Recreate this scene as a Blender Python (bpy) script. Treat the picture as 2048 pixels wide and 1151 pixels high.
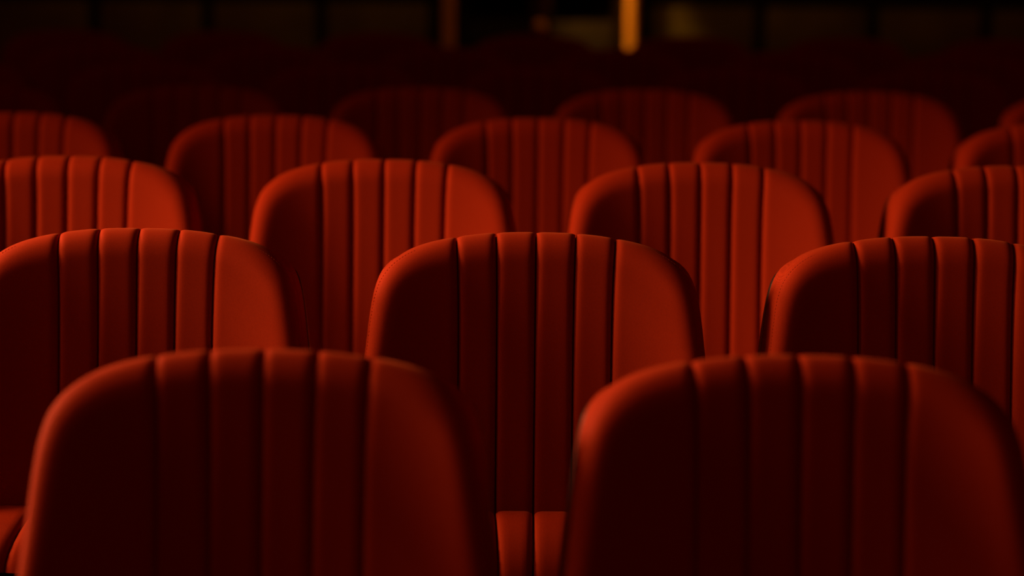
import bpy, bmesh, math, random
import numpy as np
from mathutils import Matrix, Vector

for o in list(bpy.data.objects):
    bpy.data.objects.remove(o, do_unlink=True)
scene = bpy.context.scene
COL = scene.collection

# ------------------------------------------------------------------ camera
CREST = 0.90                      # height of a seat back above the floor
CAM_Z = CREST + 0.4717
PITCH, ROLL, YAW = 0.154, 0.0104, -0.0016
cam_data = bpy.data.cameras.new('camera')
cam_data.sensor_fit = 'HORIZONTAL'
cam_data.sensor_width = 36.0
cam_data.lens = 85.0
cam_data.clip_start = 0.05
cam_data.clip_end = 200
cam_data.dof.use_dof = True
cam_data.dof.focus_distance = 3.63
cam_data.dof.aperture_fstop = 2.2
cam_data.dof.aperture_blades = 0
cam = bpy.data.objects.new('camera', cam_data)
COL.objects.link(cam)
cam.matrix_world = (Matrix.Translation((0, 0, CAM_Z)) @ Matrix.Rotation(-YAW, 4, 'Z')
                    @ Matrix.Rotation(math.pi / 2 - PITCH, 4, 'X') @ Matrix.Rotation(ROLL, 4, 'Z'))
scene.camera = cam

# ------------------------------------------------------------------ world, lights, exposure
world = bpy.data.worlds.new('house_dark')
scene.world = world
world.use_nodes = True
bg = world.node_tree.nodes['Background']
bg.inputs['Color'].default_value = (1.0, 0.10, 0.02, 1)
bg.inputs['Strength'].default_value = 0.015

def spot(name, loc, target, power, color, angle, blend, size):
    ld = bpy.data.lights.new(name, 'SPOT')
    ld.energy = power
    ld.color = color
    ld.spot_size = math.radians(angle)
    ld.spot_blend = blend
    ld.shadow_soft_size = size
    lo = bpy.data.objects.new(name, ld)
    COL.objects.link(lo)
    lo.location = loc
    lo.rotation_euler = (Vector(target) - Vector(loc)).to_track_quat('-Z', 'Y').to_euler()
    return lo

# warm house light at the left side, then two added spots
spot('side_house_light', (-4.4, 3.52, 2.45), (0.0, 3.58, 0.62), 660, (1.0, 0.48, 0.16), 41, 0.65, 0.60)
spot('fourth_row_fill_spot', (-12.0, 1.8, 4.6), (0.0, 5.38, 0.7), 2100, (1.0, 0.38, 0.09), 10, 0.7, 0.5)  # added far spot that evens out the fourth row
spot('left_rim_spot', (-3.2, 4.35, 1.75), (-0.1, 3.20, 0.80), 310, (1.0, 0.52, 0.24), 45, 0.6, 0.25)  # added rim light for the left edges and crests of the front rows
# unseen fill added from the front left to lift the seat fronts
spot('left_front_fill_spot', (-5.0, 1.95, 2.4), (0.0, 3.1, 0.55), 100, (1.0, 0.38, 0.12), 56, 0.8, 0.5)
ld = bpy.data.lights.new('front_fill_area', 'AREA')     # broad red fill added behind the camera for the far rows
ld.shape = 'RECTANGLE'; ld.size = 7.0; ld.size_y = 2.5
ld.energy = 18; ld.color = (1.0, 0.13, 0.04)
lo = bpy.data.objects.new('front_fill_area', ld); COL.objects.link(lo)
lo.location = (-1.0, -7.0, 4.2)
lo.rotation_euler = (Vector((0, 5.0, 0.7)) - Vector((-1.0, -7.0, 4.2))).to_track_quat('-Z', 'Y').to_euler()
# unseen warm lights added for the brass jamb and the wall panels
spot('jamb_fill_spot', (0.06, 10.87, 1.85), (0.42, 11.0, 0.90), 85, (1.0, 0.40, 0.05), 38, 1.0, 0.03)  # added to brighten the right jamb and the knob
ld = bpy.data.lights.new('wall_fill_strip', 'AREA')  # added strip that washes the rear wall, no fixture modelled
ld.shape = 'RECTANGLE'; ld.size = 3.6; ld.size_y = 0.06
ld.energy = 4.2; ld.color = (1.0, 0.42, 0.06)
lo = bpy.data.objects.new('wall_fill_strip', ld); COL.objects.link(lo)
lo.location = (0.1, 10.55, 2.6)
lo.rotation_euler = Vector((0, 0.9, -0.43)).to_track_quat('-Z', 'Y').to_euler()

vs = scene.view_settings
vs.view_transform = 'Standard'
vs.look = 'None'
vs.gamma = 1.0
vs.use_curve_mapping = False
vs.exposure = 0.0

# ------------------------------------------------------------------ materials
def new_mat(name):
    m = bpy.data.materials.new(name)
    m.use_nodes = True
    nt = m.node_tree
    return m, nt, nt.nodes['Principled BSDF']

def fabric(name, base, dark, weave=760.0, bump=0.22):
    m, nt, p = new_mat(name)
    N, L = nt.nodes, nt.links
    tc = N.new('ShaderNodeTexCoord')
    waves = []
    for ang in (math.radians(45), math.radians(-45)):
        mp = N.new('ShaderNodeMapping')
        mp.inputs['Rotation'].default_value = (0, ang, 0)
        L.new(tc.outputs['Object'], mp.inputs['Vector'])
        w = N.new('ShaderNodeTexWave')
        w.bands_direction = 'X'
        w.inputs['Scale'].default_value = weave / 6.2832 * 2.2
        w.inputs['Distortion'].default_value = 0.6
        w.inputs['Detail'].default_value = 1.0
        w.inputs['Detail Scale'].default_value = 2.0
        L.new(mp.outputs['Vector'], w.inputs['Vector'])
        waves.append(w)
    mul = N.new('ShaderNodeMath'); mul.operation = 'MULTIPLY'
    L.new(waves[0].outputs['Fac'], mul.inputs[0]); L.new(waves[1].outputs['Fac'], mul.inputs[1])
    noi = N.new('ShaderNodeTexNoise')
    noi.inputs['Scale'].default_value = 520
    noi.inputs['Detail'].default_value = 3
    L.new(tc.outputs['Object'], noi.inputs['Vector'])
    add = N.new('ShaderNodeMath'); add.operation = 'MULTIPLY_ADD'
    L.new(noi.outputs['Fac'], add.inputs[0]); add.inputs[1].default_value = 0.9
    L.new(mul.outputs[0], add.inputs[2])
    ramp = N.new('ShaderNodeValToRGB')
    ramp.color_ramp.elements[0].position = 0.25
    ramp.color_ramp.elements[0].color = (*dark, 1)
    ramp.color_ramp.elements[1].position = 1.15 if False else 1.0
    ramp.color_ramp.elements[1].color = (*base, 1)
    L.new(add.outputs[0], ramp.inputs['Fac'])
    L.new(ramp.outputs['Color'], p.inputs['Base Color'])
    bp = N.new('ShaderNodeBump')
    bp.inputs['Strength'].default_value = bump
    bp.inputs['Distance'].default_value = 0.0008
    L.new(add.outputs[0], bp.inputs['Height'])
    L.new(bp.outputs['Normal'], p.inputs['Normal'])
    p.inputs['Roughness'].default_value = 0.75
    p.inputs['Specular IOR Level'].default_value = 0.12
    p.inputs['Sheen Weight'].default_value = 0.3
    p.inputs['Sheen Roughness'].default_value = 0.35
    p.inputs['Sheen Tint'].default_value = (1.0, 0.25, 0.10, 1)
    return m

def plain(name, col, rough=0.5, metal=0.0, noise=0.0, scale=30, spec=0.5):
    m, nt, p = new_mat(name)
    p.inputs['Roughness'].default_value = rough
    p.inputs['Metallic'].default_value = metal
    p.inputs['Specular IOR Level'].default_value = spec
    if noise:
        N, L = nt.nodes, nt.links
        tc = N.new('ShaderNodeTexCoord')
        n = N.new('ShaderNodeTexNoise')
        n.inputs['Scale'].default_value = scale
        n.inputs['Detail'].default_value = 5
        L.new(tc.outputs['Object'], n.inputs['Vector'])
        r = N.new('ShaderNodeValToRGB')
        r.color_ramp.elements[0].position = 0.3
        r.color_ramp.elements[1].position = 0.7
        r.color_ramp.elements[0].color = (*[c * (1 - noise) for c in col], 1)
        r.color_ramp.elements[1].color = (*[min(1, c * (1 + noise)) for c in col], 1)
        L.new(n.outputs['Fac'], r.inputs['Fac'])
        L.new(r.outputs['Color'], p.inputs['Base Color'])
    else:
        p.inputs['Base Color'].default_value = (*col, 1)
    return m

M_FABRIC = fabric('red_woven_fabric', (0.62, 0.049, 0.011), (0.40, 0.026, 0.006))
M_THREAD = plain('red_thread', (0.50, 0.06, 0.02), 0.8, noise=0.2, scale=400)
M_SHELL = plain('dark_shell_plastic', (0.045, 0.010, 0.008), 0.38, noise=0.2, scale=60)
M_PAN = plain('dark_seat_pan', (0.03, 0.008, 0.006), 0.6, noise=0.2, scale=60)
M_STEEL = plain('black_steel', (0.02, 0.018, 0.018), 0.45, 0.6, noise=0.2, scale=40)
M_CARPET = plain('dark_red_carpet', (0.05, 0.008, 0.006), 1.0, noise=0.5, scale=220, spec=0.05)
M_WALL = plain('dark_plaster', (0.03, 0.014, 0.008), 0.9, noise=0.25, scale=6)
M_OLIVE = plain('olive_wood_panel', (0.20, 0.17, 0.04), 0.7, noise=0.25, scale=5)
M_STILE = plain('dark_red_wood', (0.05, 0.006, 0.004), 0.6, noise=0.3, scale=9)
M_KICK = plain('dark_olive_kick_panel', (0.016, 0.010, 0.003), 0.7, noise=0.3, scale=9)
M_BLACK = plain('black_trim', (0.008, 0.006, 0.006), 0.7, noise=0.2, scale=20)
M_BRASS = plain('polished_brass', (0.80, 0.40, 0.06), 0.45, 0.25, noise=0.12, scale=25)
M_GLASS = plain('dark_door_glass', (0.004, 0.004, 0.004), 0.15, noise=0.1, scale=3)

# ------------------------------------------------------------------ helpers
def obj(name, me, parent=None, mat=None):
    if mat is not None and not me.materials:
        me.materials.append(mat)
    o = bpy.data.objects.new(name, me)
    COL.objects.link(o)
    if parent is not None:
        o.parent = parent
    return o

def mesh(name, verts, faces, smooth=True):
    me = bpy.data.meshes.new(name)
    me.from_pydata([tuple(map(float, v)) for v in verts], [], faces)
    me.update()
    bm = bmesh.new(); bm.from_mesh(me)
    bmesh.ops.recalc_face_normals(bm, faces=bm.faces)
    bm.to_mesh(me); bm.free()
    if smooth:
        me.polygons.foreach_set('use_smooth', [True] * len(me.polygons))
        me.set_sharp_from_angle(angle=math.radians(50))
    return me

def box_mesh(name, x0, x1, y0, y1, z0, z1, bevel=0.004, seg=2):
    bm = bmesh.new()
    bmesh.ops.create_cube(bm, size=1)
    for v in bm.verts:
        v.co = Vector(((x0 + x1) / 2 + v.co.x * (x1 - x0), (y0 + y1) / 2 + v.co.y * (y1 - y0),
                       (z0 + z1) / 2 + v.co.z * (z1 - z0)))
    if bevel:
        bmesh.ops.bevel(bm, geom=bm.edges[:], offset=bevel, segments=seg, profile=0.5, affect='EDGES')
    me = bpy.data.meshes.new(name); bm.to_mesh(me); bm.free()
    me.polygons.foreach_set('use_smooth', [True] * len(me.polygons))
    me.set_sharp_from_angle(angle=math.radians(40))
    return me

def lathe_mesh(name, prof, seg=28, axis='Z'):
    verts, faces = [], []
    n = len(prof)
    for k in range(seg):
        a = 2 * math.pi * k / seg
        for r, h in prof:
            p = (r * math.cos(a), r * math.sin(a), h)
            verts.append(p if axis == 'Z' else (p[0], -p[2], p[1]))
    for k in range(seg):
        k2 = (k + 1) % seg
        for i in range(n - 1):
            faces.append((k * n + i, k2 * n + i, k2 * n + i + 1, k * n + i + 1))
    faces.append([k * n for k in range(seg)][::-1])
    faces.append([k * n + n - 1 for k in range(seg)])
    return mesh(name, verts, faces)

def tag(o, label=None, cat=None, group=None, kind=None):
    for k, v in (('label', label), ('category', cat), ('group', group), ('kind', kind)):
        if v:
            o[k] = v
    return o

# ------------------------------------------------------------------ the setting
floor = obj('floor', box_mesh('floor', -13, 13, -3, 11.4, -0.1, 0.0, 0), None, M_CARPET)
tag(floor, 'dark red carpeted auditorium floor under the seats', 'floor', kind='structure')
WY = 11.0
wall = obj('wall_back', box_mesh('wall_back', -13, 13, WY + 0.06, WY + 0.3, 0.0, 4.5, 0), None, M_WALL)
tag(wall, 'dark rear wall with olive wainscot panels', 'wall', kind='structure')

# ------------------------------------------------------------------ seat back geometry (local: x across, -y to the camera, z up)
PX = 0.000757
DROP_S = np.array([0, .15, .30, .40, .51, .60, .675, .75, .813, .865, .907, .945, .97, .988, .996, 1.0])
DROP_D = np.array([0, .5, 2.6, 5.4, 10, 14.6, 20, 27.3, 36, 46.5, 58, 74, 90, 115, 140, 175]) * PX
def pchip(xs, ys, x):
    h = np.diff(xs); d = np.diff(ys) / h
    m = np.zeros(len(xs)); m[0] = d[0]; m[-1] = d[-1]
    for i in range(1, len(xs) - 1):
        if d[i - 1] * d[i] > 0:
            w1, w2 = 2 * h[i] + h[i - 1], h[i] + 2 * h[i - 1]
            m[i] = (w1 + w2) / (w1 / d[i - 1] + w2 / d[i])
    x = np.clip(x, xs[0], xs[-1])
    i = np.clip(np.searchsorted(xs, x) - 1, 0, len(xs) - 2)
    t = (x - xs[i]) / h[i]
    return ((1 + 2 * t) * (1 - t) ** 2 * ys[i] + t * (1 - t) ** 2 * h[i] * m[i]
            + t * t * (3 - 2 * t) * ys[i + 1] + t * t * (t - 1) * h[i] * m[i + 1])
def drop(s):
    return pchip(DROP_S, DROP_D, np.abs(s))
def half_w(q):                       # half width at a depth q below the crest
    q = np.asarray(q, float)
    w = 0.2355 + 0.105 * np.minimum(q, 0.26)
    return w - 0.10 * np.maximum(q - 0.30, 0) ** 1.5
def seam_sp(q):                      # distance between two channel seams
    q = np.asarray(q, float)
    return 0.0575 + 0.0030 * np.exp(-(q / 0.05)) - 0.0003 * np.clip(q / 0.4, 0, 1)
RB = 0.46                            # height of the upholstered back
R_EDGE = 0.037
REC = 0.135
def smooth(a, b, x):
    t = np.clip((x - a) / (b - a), 0, 1)
    return t * t * (3 - 2 * t)
def base_y(x, q):                    # wings curl toward the sitter, back reclines
    a = np.abs(x)
    wing = (0.60 * a ** 2 + 0.016 * np.clip((a - 0.10) / 0.155, 0, 1.2) ** 1.6) * (0.72 + 0.28 * smooth(-0.03, 0.12, q) + 0.42 * smooth(0.06, 0.36, q))
    return -wing - REC * q

# dense outline, left bottom -> over the top -> right bottom
qs = np.linspace(RB, DROP_D[-1], 60)
sarc = np.sin(np.linspace(-math.pi / 2, math.pi / 2, 260))
ol = [(-half_w(q), q) for q in qs] + [(s * half_w(drop(s)), drop(s)) for s in sarc[1:-1]] + [(half_w(q), q) for q in qs[::-1]]
OUT = np.array([(float(a), float(b)) for a, b in ol])
def edge_dist(x, q):
    P = np.stack([x.ravel(), q.ravel()], 1)
    A, B = OUT[:-1], OUT[1:]
    best = np.full(len(P), 9.0)
    AB = B - A; L2 = (AB ** 2).sum(1)
    for i in range(len(A)):
        t = np.clip(((P - A[i]) @ AB[i]) / L2[i], 0, 1)
        d = np.hypot(P[:, 0] - A[i, 0] - t * AB[i, 0], P[:, 1] - A[i, 1] - t * AB[i, 1])
        best = np.minimum(best, d)
    return best.reshape(x.shape)

Z_STEPS = np.array([0, .0004, .0014, .0028, .0042, .0052, .0062, .0075, .010, .0135, .018, .0235, .030, .037, .045, .055,
                    .07, .09, .115, .145, .18, .215, .25, .285, .32, .36, .40])
SEAM_R, SEAM_D = 0.012, 0.010

def panel_mesh(name, k0, k1):
    """one upholstered strip between seam k0 and seam k1 (None = outer edge)"""
    if k0 is not None and k1 is not None:
        u = np.concatenate([[0, .012, .04, .085, .14, .21], np.linspace(.3, .7, 5), 1 - np.array([.21, .14, .085, .04, .012, 0])])
    else:
        a = np.array([0, .006, .02, .045, .075, .11, .16, .22, .30, .38, .46, .54, .62, .69, .75, .80, .84, .875,
                      .905, .93, .95, .962, .971, .977, .983, .989, .995, 1.0])
        u = a if k1 is None else (1 - a)[::-1]
    GAP = 0.0006
    def xcol(ui, q):
        l = (-half_w(q)) if k0 is None else seam_sp(q) * k0 + GAP
        r = half_w(q) if k1 is None else seam_sp(q) * k1 - GAP
        return l + (r - l) * ui
    nc, nr = len(u), len(Z_STEPS)
    X = np.zeros((nc, nr)); Q = np.zeros((nc, nr))
    for i, ui in enumerate(u):
        q = 0.0
        for _ in range(60):
            q = 0.5 * q + 0.5 * float(drop(min(1, abs(xcol(ui, q) / half_w(q)))))
        zz = q + Z_STEPS / Z_STEPS[-1] * 0 + np.where(Z_STEPS < 0.045, Z_STEPS, 0)
        top = q + 0.045
        m = Z_STEPS >= 0.045
        zz[m] = top + (Z_STEPS[m] - 0.045) / (Z_STEPS[-1] - 0.045) * (RB - top)
        Q[i] = zz; X[i] = xcol(ui, zz)
    D = edge_dist(X, Q)
    D[Q > RB - 1e-6] = np.maximum(D[Q > RB - 1e-6], 0)
    Dn = np.clip(D, 0, R_EDGE)
    # the bottom edge is not an outer edge
    rec = R_EDGE - np.sqrt(np.maximum(R_EDGE ** 2 - (R_EDGE - Dn) ** 2, 0))
    rec = rec + 0.0012 * np.exp(-((D - 0.0024) / 0.0009) ** 2) * smooth(0.015, 0.05, Q)
    g = np.zeros_like(X)
    for k, sgn in ((k0, 1), (k1, -1)):
        if k is None:
            continue
        e = np.clip(np.abs(X - seam_sp(Q) * k), 0, SEAM_R)
        g = np.maximum(g, SEAM_D * (1 - np.sqrt(np.maximum(1 - (1 - e / SEAM_R) ** 2, 0))))
    Y = -R_EDGE + rec + base_y(X, Q) + g
    Zq = Q + 0.45 * g * np.exp(-(Q - Q[:, :1]) / 0.03)
    verts = [(X[i, j], Y[i, j], CREST - Zq[i, j]) for i in range(nc) for j in range(nr)]
    faces = [(i * nr + j, (i + 1) * nr + j, (i + 1) * nr + j + 1, i * nr + j + 1) for i in range(nc - 1) for j in range(nr - 1)]
    loop = [(i, 0) for i in range(nc)] + [(nc - 1, j) for j in range(1, nr)] + [(i, nr - 1) for i in range(nc - 2, -1, -1)] + [(0, j) for j in range(nr - 2, 0, -1)]
    cx, cq = X.mean(), Q.mean()
    b0 = len(verts)
    for i, j in loop:
        x, q = X[i, j], Zq[i, j]
        dx, dq = cx - x, cq - q
        l = math.hypot(dx, dq)
        edge = D[i, j] < 0.004
        ins = 0.004 if edge else 0.0004
        verts.append((x + dx / l * ins, 0.016 - REC * q, CREST - (q + dq / l * ins)))
    n = len(loop)
    for a in range(n):
        b = (a + 1) % n
        faces.append((loop[a][0] * nr + loop[a][1], loop[b][0] * nr + loop[b][1], b0 + b, b0 + a))
    faces.append([b0 + a for a in range(n)])
    return mesh(name, verts, faces)

def ring_outline(inset, n=110):
    """outline resampled by arc length and moved inward by inset"""
    seg = np.hypot(*np.diff(OUT, axis=0).T)
    t = np.concatenate([[0], np.cumsum(seg)]); tt = np.linspace(0, t[-1], n)
    x = np.interp(tt, t, OUT[:, 0]); q = np.interp(tt, t, OUT[:, 1])
    tx, tq = np.gradient(x), np.gradient(q)
    l = np.hypot(tx, tq)
    # normal pointing inward (outline runs left -> top -> right, q downward)
    inset = inset(q) if callable(inset) else inset
    return x - tq / l * inset, q + tx / l * inset, x, q

def sweep_mesh(name, rings, close_front=False, close_back=False, close_loop=False, n=110):
    """rings: list of (inset, function y(x,q,x_edge,q_edge))"""
    verts, faces = [], []
    for ins, fy in rings:
        x, q, xe, qe = ring_outline(ins, n)
        y = fy(x, q, xe, qe)
        verts += [(x[i], y[i], CREST - q[i]) for i in range(n)]
    m = len(rings)
    for r in range(m if close_loop else m - 1):
        r2 = (r + 1) % m
        for i in range(n - 1):
            faces.append((r * n + i, r * n + i + 1, r2 * n + i + 1, r2 * n + i))
    if close_loop:
        faces.append([r * n for r in range(m)]); faces.append([r * n + n - 1 for r in range(m)])
    else:
        # bottom edge between first and last point of every ring
        for r in range(m - 1):
            faces.append((r * n, (r + 1) * n, (r + 1) * n + n - 1, r * n + n - 1))
    if close_front:
        faces.append(list(range(n)))
    if close_back:
        faces.append(list(range((m - 1) * n, m * n)))
    return mesh(name, verts, faces)

yb = lambda off: (lambda x, q, xe, qe: off - REC * q)
def border_mesh():
    ins = lambda v: (lambda q: v + 0.010 * (1 - smooth(0.010, 0.06, q)))
    f0 = lambda d: (lambda x, q, xe, qe: base_y(xe, qe) + d)
    bk = lambda d: (lambda x, q, xe, qe: d - REC * qe)
    mid = lambda t: (lambda x, q, xe, qe: (1 - t) * (base_y(xe, qe) + 0.002) + t * (0.021 - REC * qe))
    return sweep_mesh('side_border', [(ins(0.006), f0(0.010)), (ins(0.0012), f0(-0.0005)), (ins(-0.0004), f0(0.001)), (ins(-0.0012), mid(.3)), (ins(-0.0012), mid(.7)),
                                      (ins(-0.0002), bk(0.021)), (ins(0.008), bk(0.021))], close_loop=True, n=150)

def shell_mesh():
    T = lambda v: (lambda q: v + 0.014 * (1 - smooth(0.010, 0.08, q)))
    rings = [(T(0.010), yb(0.0195)), (T(0.004), yb(0.021)), (T(0.0), yb(0.026))]
    def fy(off, low):
        return lambda x, q, xe, qe: off + low * smooth(0.02, 0.20, q) - REC * q
    rings += [(T(-0.001), fy(0.033, 0.012)), (T(0.001), fy(0.043, 0.026)), (T(0.006), fy(0.051, 0.036)), (T(0.014), fy(0.056, 0.041)), (T(0.026), fy(0.059, 0.044))]
    return sweep_mesh('back_shell', rings, close_front=True, close_back=True, n=120)

def stitch_mesh():
    """short thread dashes along the edge seam of the face panels"""
    x, q, xe, qe = ring_outline(0.0029, 520)
    verts, faces = [], []
    R = R_EDGE
    for i in range(1, 518, 2):
        p0, p1 = np.array([x[i], q[i]]), np.array([x[i + 1], q[i + 1]])
        if qe[i] < 0.022:
            continue
        d = p1 - p0; p1 = p0 + d * 0.8
        t = d / np.hypot(*d); nrm = np.array([-t[1], t[0]]) * 0.00035
        ys = []
        for p in (p0, p1):
            dd = 0.0029
            ys.append(-R + (R - math.sqrt(R * R - (R - dd) ** 2)) + float(base_y(p[0], p[1])))
        b = len(verts)
        for p, y in ((p0, ys[0]), (p1, ys[1])):
            for sg in (-1, 1):
                for dy in (-0.0001, 0.0012):
                    verts.append((p[0] + sg * nrm[0], y + dy, CREST - p[1] - sg * nrm[1]))
        faces += [(b, b + 2, b + 6, b + 4), (b + 1, b + 5, b + 7, b + 3), (b, b + 4, b + 5, b + 1), (b + 2, b + 3, b + 7, b + 6),
                  (b, b + 1, b + 3, b + 2), (b + 4, b + 6, b + 7, b + 5)]
    return mesh('stitching', verts, faces, smooth=False)

# ------------------------------------------------------------------ tipped up seat cushion
SEAT_TOP = 0.497
SP_Y = np.array([-0.112, -0.113, -0.118, -0.126, -0.135, -0.145, -0.157, -0.170, -0.182, -0.192, -0.199, -0.203, -0.204])
SP_Z = np.array([0.380, 0.470, 0.486, 0.4945, 0.497, 0.4955, 0.4905, 0.481, 0.469, 0.455, 0.440, 0.424, 0.412])
def seat_panel(name, k0, k1, HW=0.245):
    t = np.linspace(0, 1, len(SP_Y))
    def conv(k, j):                                   # inner seams draw together, outer seams fan out under the lip
        return 1.0 + (0.30 if abs(k) > 2 else -0.12) * float(smooth(0.25, 1.0, t[j]))
    nu = 11
    u = 0.5 - 0.5 * np.cos(np.linspace(0, math.pi, nu))
    verts, faces = [], []
    nr = len(t)
    G = 0.0006
    for ui in u:
        for j in range(nr):
            l = -HW if k0 is None else k0 * 0.0575 * conv(k0, j) + G
            r = HW if k1 is None else k1 * 0.0575 * conv(k1, j) - G
            x = l + (r - l) * ui
            g = 0.0
            for k, e in ((k0, x - l), (k1, r - x)):
                rad = 0.030 if k is None else 0.011
                dep = 0.024 if k is None else 0.008
                e = min(max(e, 0), rad)
                g = max(g, dep * (1 - math.sqrt(max(1 - (1 - e / rad) ** 2, 0))))
            # profile normal in (y,z)
            j0, j1 = max(j - 1, 0), min(j + 1, nr - 1)
            ty, tz = SP_Y[j1] - SP_Y[j0], SP_Z[j1] - SP_Z[j0]
            l2 = math.hypot(ty, tz)
            ny, nz = -tz / l2, ty / l2               # inward
            s = -1 if False else 1
            ny, nz = (ny, nz) if (ny * (-0.15 - SP_Y[j]) + nz * (0.42 - SP_Z[j])) > 0 else (-ny, -nz)
            verts.append((x, SP_Y[j] + ny * g * s, SP_Z[j] + nz * g * s))
    nc = nu
    for i in range(nc - 1):
        for j in range(nr - 1):
            faces.append((i * nr + j, (i + 1) * nr + j, (i + 1) * nr + j + 1, i * nr + j + 1))
    faces.append([j for j in range(nr)])
    faces.append([(nc - 1) * nr + j for j in range(nr)])
    faces.append([i * nr for i in range(nc)] + [i * nr + nr - 1 for i in range(nc - 1, -1, -1)])
    return mesh(name, verts, faces)

def pan_mesh():
    """rounded underside pan of the tipped seat"""
    bm = bmesh.new()
    bmesh.ops.create_cube(bm, size=1)
    for v in bm.verts:
        v.co = Vector((v.co.x * (0.47 if v.co.z > 0 else 0.40), -0.155 + v.co.y * (0.086 if v.co.z > 0 else 0.05) + (0 if v.co.z > 0 else -0.005),
                       0.265 + v.co.z * 0.29))
    bmesh.ops.bevel(bm, geom=bm.edges[:], offset=0.02, segments=4, profile=0.5, affect='EDGES')
    me = bpy.data.meshes.new('seat_pan'); bm.to_mesh(me); bm.free()
    me.polygons.foreach_set('use_smooth', [True] * len(me.polygons))
    me.set_sharp_from_angle(angle=math.radians(40))
    return me

def frame_mesh():
    """steel spine that carries the back and the hinge of the seat"""
    bm = bmesh.new()
    def bx(x0, x1, y0, y1, z0, z1):
        r = bmesh.ops.create_cube(bm, size=1)['verts']
        for v in r:
            v.co = Vector(((x0 + x1) / 2 + v.co.x * (x1 - x0), (y0 + y1) / 2 + v.co.y * (y1 - y0), (z0 + z1) / 2 + v.co.z * (z1 - z0)))
    bx(-0.20, 0.20, -0.075, -0.035, 0.20, 0.25)
    for s in (-1, 1):
        bx(s * 0.18 - 0.02, s * 0.18 + 0.02, -0.06, -0.02, 0.25, 0.47)
        bx(s * 0.215 - 0.015, s * 0.215 + 0.015, -0.19, -0.035, 0.19, 0.26)
    bmesh.ops.bevel(bm, geom=bm.edges[:], offset=0.004, segments=2, profile=0.5, affect='EDGES')
    me = bpy.data.meshes.new('hinge_frame'); bm.to_mesh(me); bm.free()
    return me

def build_seat():
    root = bpy.data.objects.new('theatre_seat', None)
    COL.objects.link(root)
    root.empty_display_size = 0.2
    seams = [None, -2, -1, 0, 1, 2, None]
    obj('back_shell', shell_mesh(), root, M_SHELL)
    br = obj('side_border', border_mesh(), root, M_FABRIC)
    st = obj('stitching', stitch_mesh(), br, M_THREAD)
    st['kind'] = 'stuff'
    for a, b in zip(seams[:-1], seams[1:]):
        nm = 'back_wing_panel' if a is None or b is None else 'back_channel_panel'
        obj(nm, panel_mesh(nm, a, b), root, M_FABRIC)
    pan = obj('seat_pan', pan_mesh(), root, M_PAN)
    ks = [None, -2.35, -1, 0, 1, 2.35, None]
    for a, b in zip(ks[:-1], ks[1:]):
        nm = 'seat_bolster' if a is None or b is None else 'seat_channel_panel'
        obj(nm, seat_panel(nm, a, b), root, M_FABRIC)
    obj('hinge_frame', frame_mesh(), root, M_STEEL)
    for s in (-1, 1):
        obj('leg', box_mesh('leg', s * 0.19 - 0.02, s * 0.19 + 0.02, -0.075, -0.015, 0.008, 0.21, 0.006), root, M_STEEL)
    obj('foot_plate', box_mesh('foot_plate', -0.23, 0.23, -0.13, 0.05, 0.0, 0.010, 0.003), root, M_STEEL)
    return root

def children(o):
    return [c for c in bpy.data.objects if c.parent is o]

def copy_tree(o, parent=None, kids=None):
    c = o.copy(); COL.objects.link(c); c.parent = parent
    for k in KIDS.get(o.name, []):
        copy_tree(k, c)
    return c

proto = build_seat()
KIDS = {o.name: children(o) for o in [proto] + children(proto)}

# rows: distance of the crest from the camera's foot point, x of one seat, seats either side, fine height
ROW0, ROWP, SPC = 2.678, 0.9568, 0.60
rows = [  # x0, k range, dz
    (-0.282, 0, 1, -0.0165), (0.0295, -1, 1, -0.0065), (-0.2518, -1, 2, 0.0044), (0.0476, -2, 2, 0.006),
    (-0.259, -2, 3, 0.0059), (0.059, -3, 2, 0.0066), (-0.255, -2, 3, 0.0066), (0.060, -3, 3, 0.0066)]
ROWNAME = ['blurred front row', 'sharply focused second row', 'third row, just behind the sharp one', 'fourth row',
           'dim fifth row', 'very dark sixth row', 'nearly black seventh row', 'last row before the rear wall']
POS = {2: ['left one of two', 'right one of two'],
       3: ['left one', 'middle one', 'right one cut by the frame']}
ORD = ['leftmost', 'second from left', 'third from left', 'fourth from left', 'fifth from left', 'sixth from left', 'seventh from left',
       'eighth from left', 'ninth from left']
first = True
for r, (x0, ka, kb, dz) in enumerate(rows):
    n = kb - ka + 1
    for i, k in enumerate(range(ka, kb + 1)):
        if first:
            s = proto; first = False
        else:
            s = copy_tree(proto)
        s.location = (x0 + SPC * k, ROW0 + ROWP * r, 0.0)
        s.scale = (1, 1, (CREST + dz) / CREST)
        if n in POS:
            pos = POS[n][i]
        else:
            pos = 'rightmost' if i == n - 1 else ORD[i]
        tag(s, 'red channelled theatre seat, %s, %s' % (ROWNAME[r], pos), 'theatre seat', 'red theatre seats in staggered rows')

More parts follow.
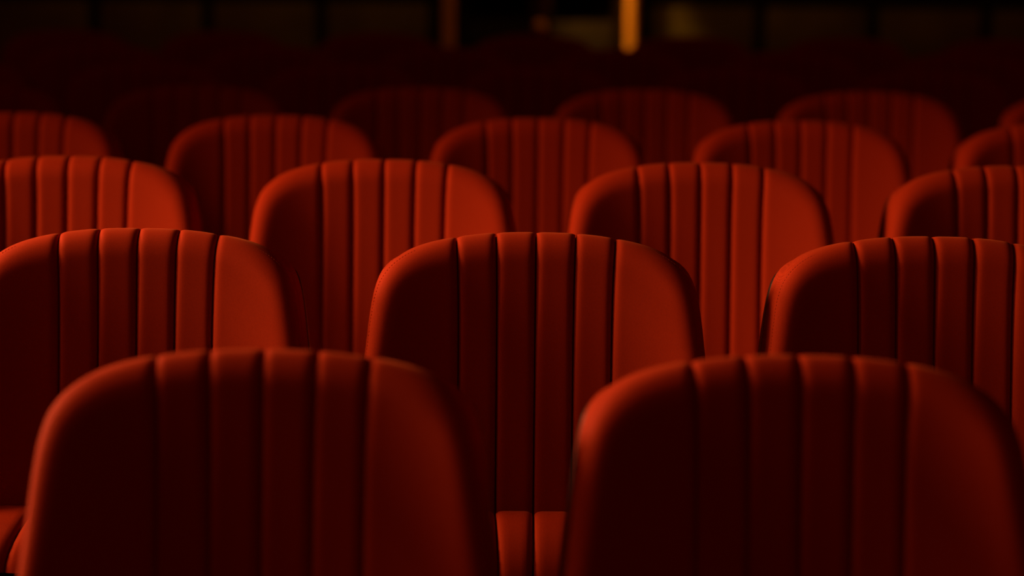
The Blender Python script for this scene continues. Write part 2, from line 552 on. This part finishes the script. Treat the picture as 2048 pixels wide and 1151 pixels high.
# ------------------------------------------------------------------ rear wall: wainscot, door
PANEL_TOP = 0.958
DX0, DX1 = -0.318, 0.514           # clear door opening
def wall_run(edges):
    for a, b in zip(edges[:-1], edges[1:]):
        p = obj('wall_panel', box_mesh('wall_panel', a + 0.028, b - 0.028, WY + 0.012, WY + 0.062, 0.12, PANEL_TOP, 0.006), wall, M_OLIVE)
    for a in edges:
        obj('wall_batten', box_mesh('wall_batten', a - 0.026, a + 0.026, WY + 0.03, WY + 0.062, 0.10, PANEL_TOP, 0.004), wall, M_BLACK)
PW = 0.5145
left_edges = [DX0 - 0.035 - 0.03 - PW * k for k in range(7, -1, -1)]
right_edges = [DX1 + 0.035 + 0.03 + PW * k for k in range(0, 8)]
wall_run(left_edges)
wall_run(right_edges)
for a, b in ((left_edges[0], left_edges[-1] + 0.026), (right_edges[0] - 0.026, right_edges[-1])):
    t = obj('rail', box_mesh('dado_rail', a, b, WY + 0.022, WY + 0.062, PANEL_TOP + 0.001, PANEL_TOP + 0.09, 0.006), None, M_BLACK)
    t.name = 'trim_1' if a < 0 else 'trim_2'
    tag(t, 'dark dado rail above the olive panels %s of the door' % ('left' if a < 0 else 'right'), 'trim', kind='structure')

door = bpy.data.objects.new('door_1', None)
COL.objects.link(door)
door.location = ((DX0 + DX1) / 2, WY, 0)
tag(door, 'dark double door with brass jambs in the rear wall', 'door', kind='structure')
hw = (DX1 - DX0) / 2
for s in (-1, 1):
    jm = lathe_mesh('brass_jamb', [(0.0005, 0.0), (0.038, 0.0), (0.038, 0.05), (0.030, 0.06), (0.030, 2.14), (0.0005, 2.15)], seg=24)
    j = obj('brass_jamb', jm, door, M_BRASS)
    j.location = (s * hw, 0.0, 0.0)
obj('door_head', box_mesh('door_head', -hw - 0.034, hw + 0.034, -0.03, 0.06, 2.151, 2.22, 0.01), door, M_BRASS)
for s in (-1, 1):
    x0, x1 = (0.003, hw - 0.036) if s > 0 else (-hw + 0.036, -0.003)
    leaf = obj('door_leaf', box_mesh('door_leaf', x0, x1, 0.02, 0.058, 0.01, 2.14, 0.003), door, M_BLACK)
    obj('glass_pane', box_mesh('glass_pane', x0 + 0.05 if s < 0 else x0 + 0.055, x1 - 0.055 if s < 0 else x1 - 0.05, 0.012, 0.0195, 0.92, 2.02, 0.002), leaf, M_GLASS)
    obj('kick_panel', box_mesh('kick_panel', x0 + 0.05, x1 - 0.05, 0.008, 0.0195, 0.12, 0.885, 0.004), leaf, M_KICK)
    obj('meeting_stile', box_mesh('meeting_stile', (0.003 if s > 0 else -0.045), (0.045 if s > 0 else -0.003), 0.006, 0.0195, 0.012, 2.138, 0.004), leaf, M_STILE)
knob = obj('door_knob', lathe_mesh('door_knob', [(0.0, 0.0), (0.020, 0.0), (0.020, 0.004), (0.008, 0.007), (0.007, 0.020), (0.014, 0.026),
                                               (0.026, 0.034), (0.030, 0.046), (0.026, 0.060), (0.014, 0.070), (0.0005, 0.073)], axis='Y'), door, M_BRASS)
knob.location = (-0.003, 0.006, 0.862)
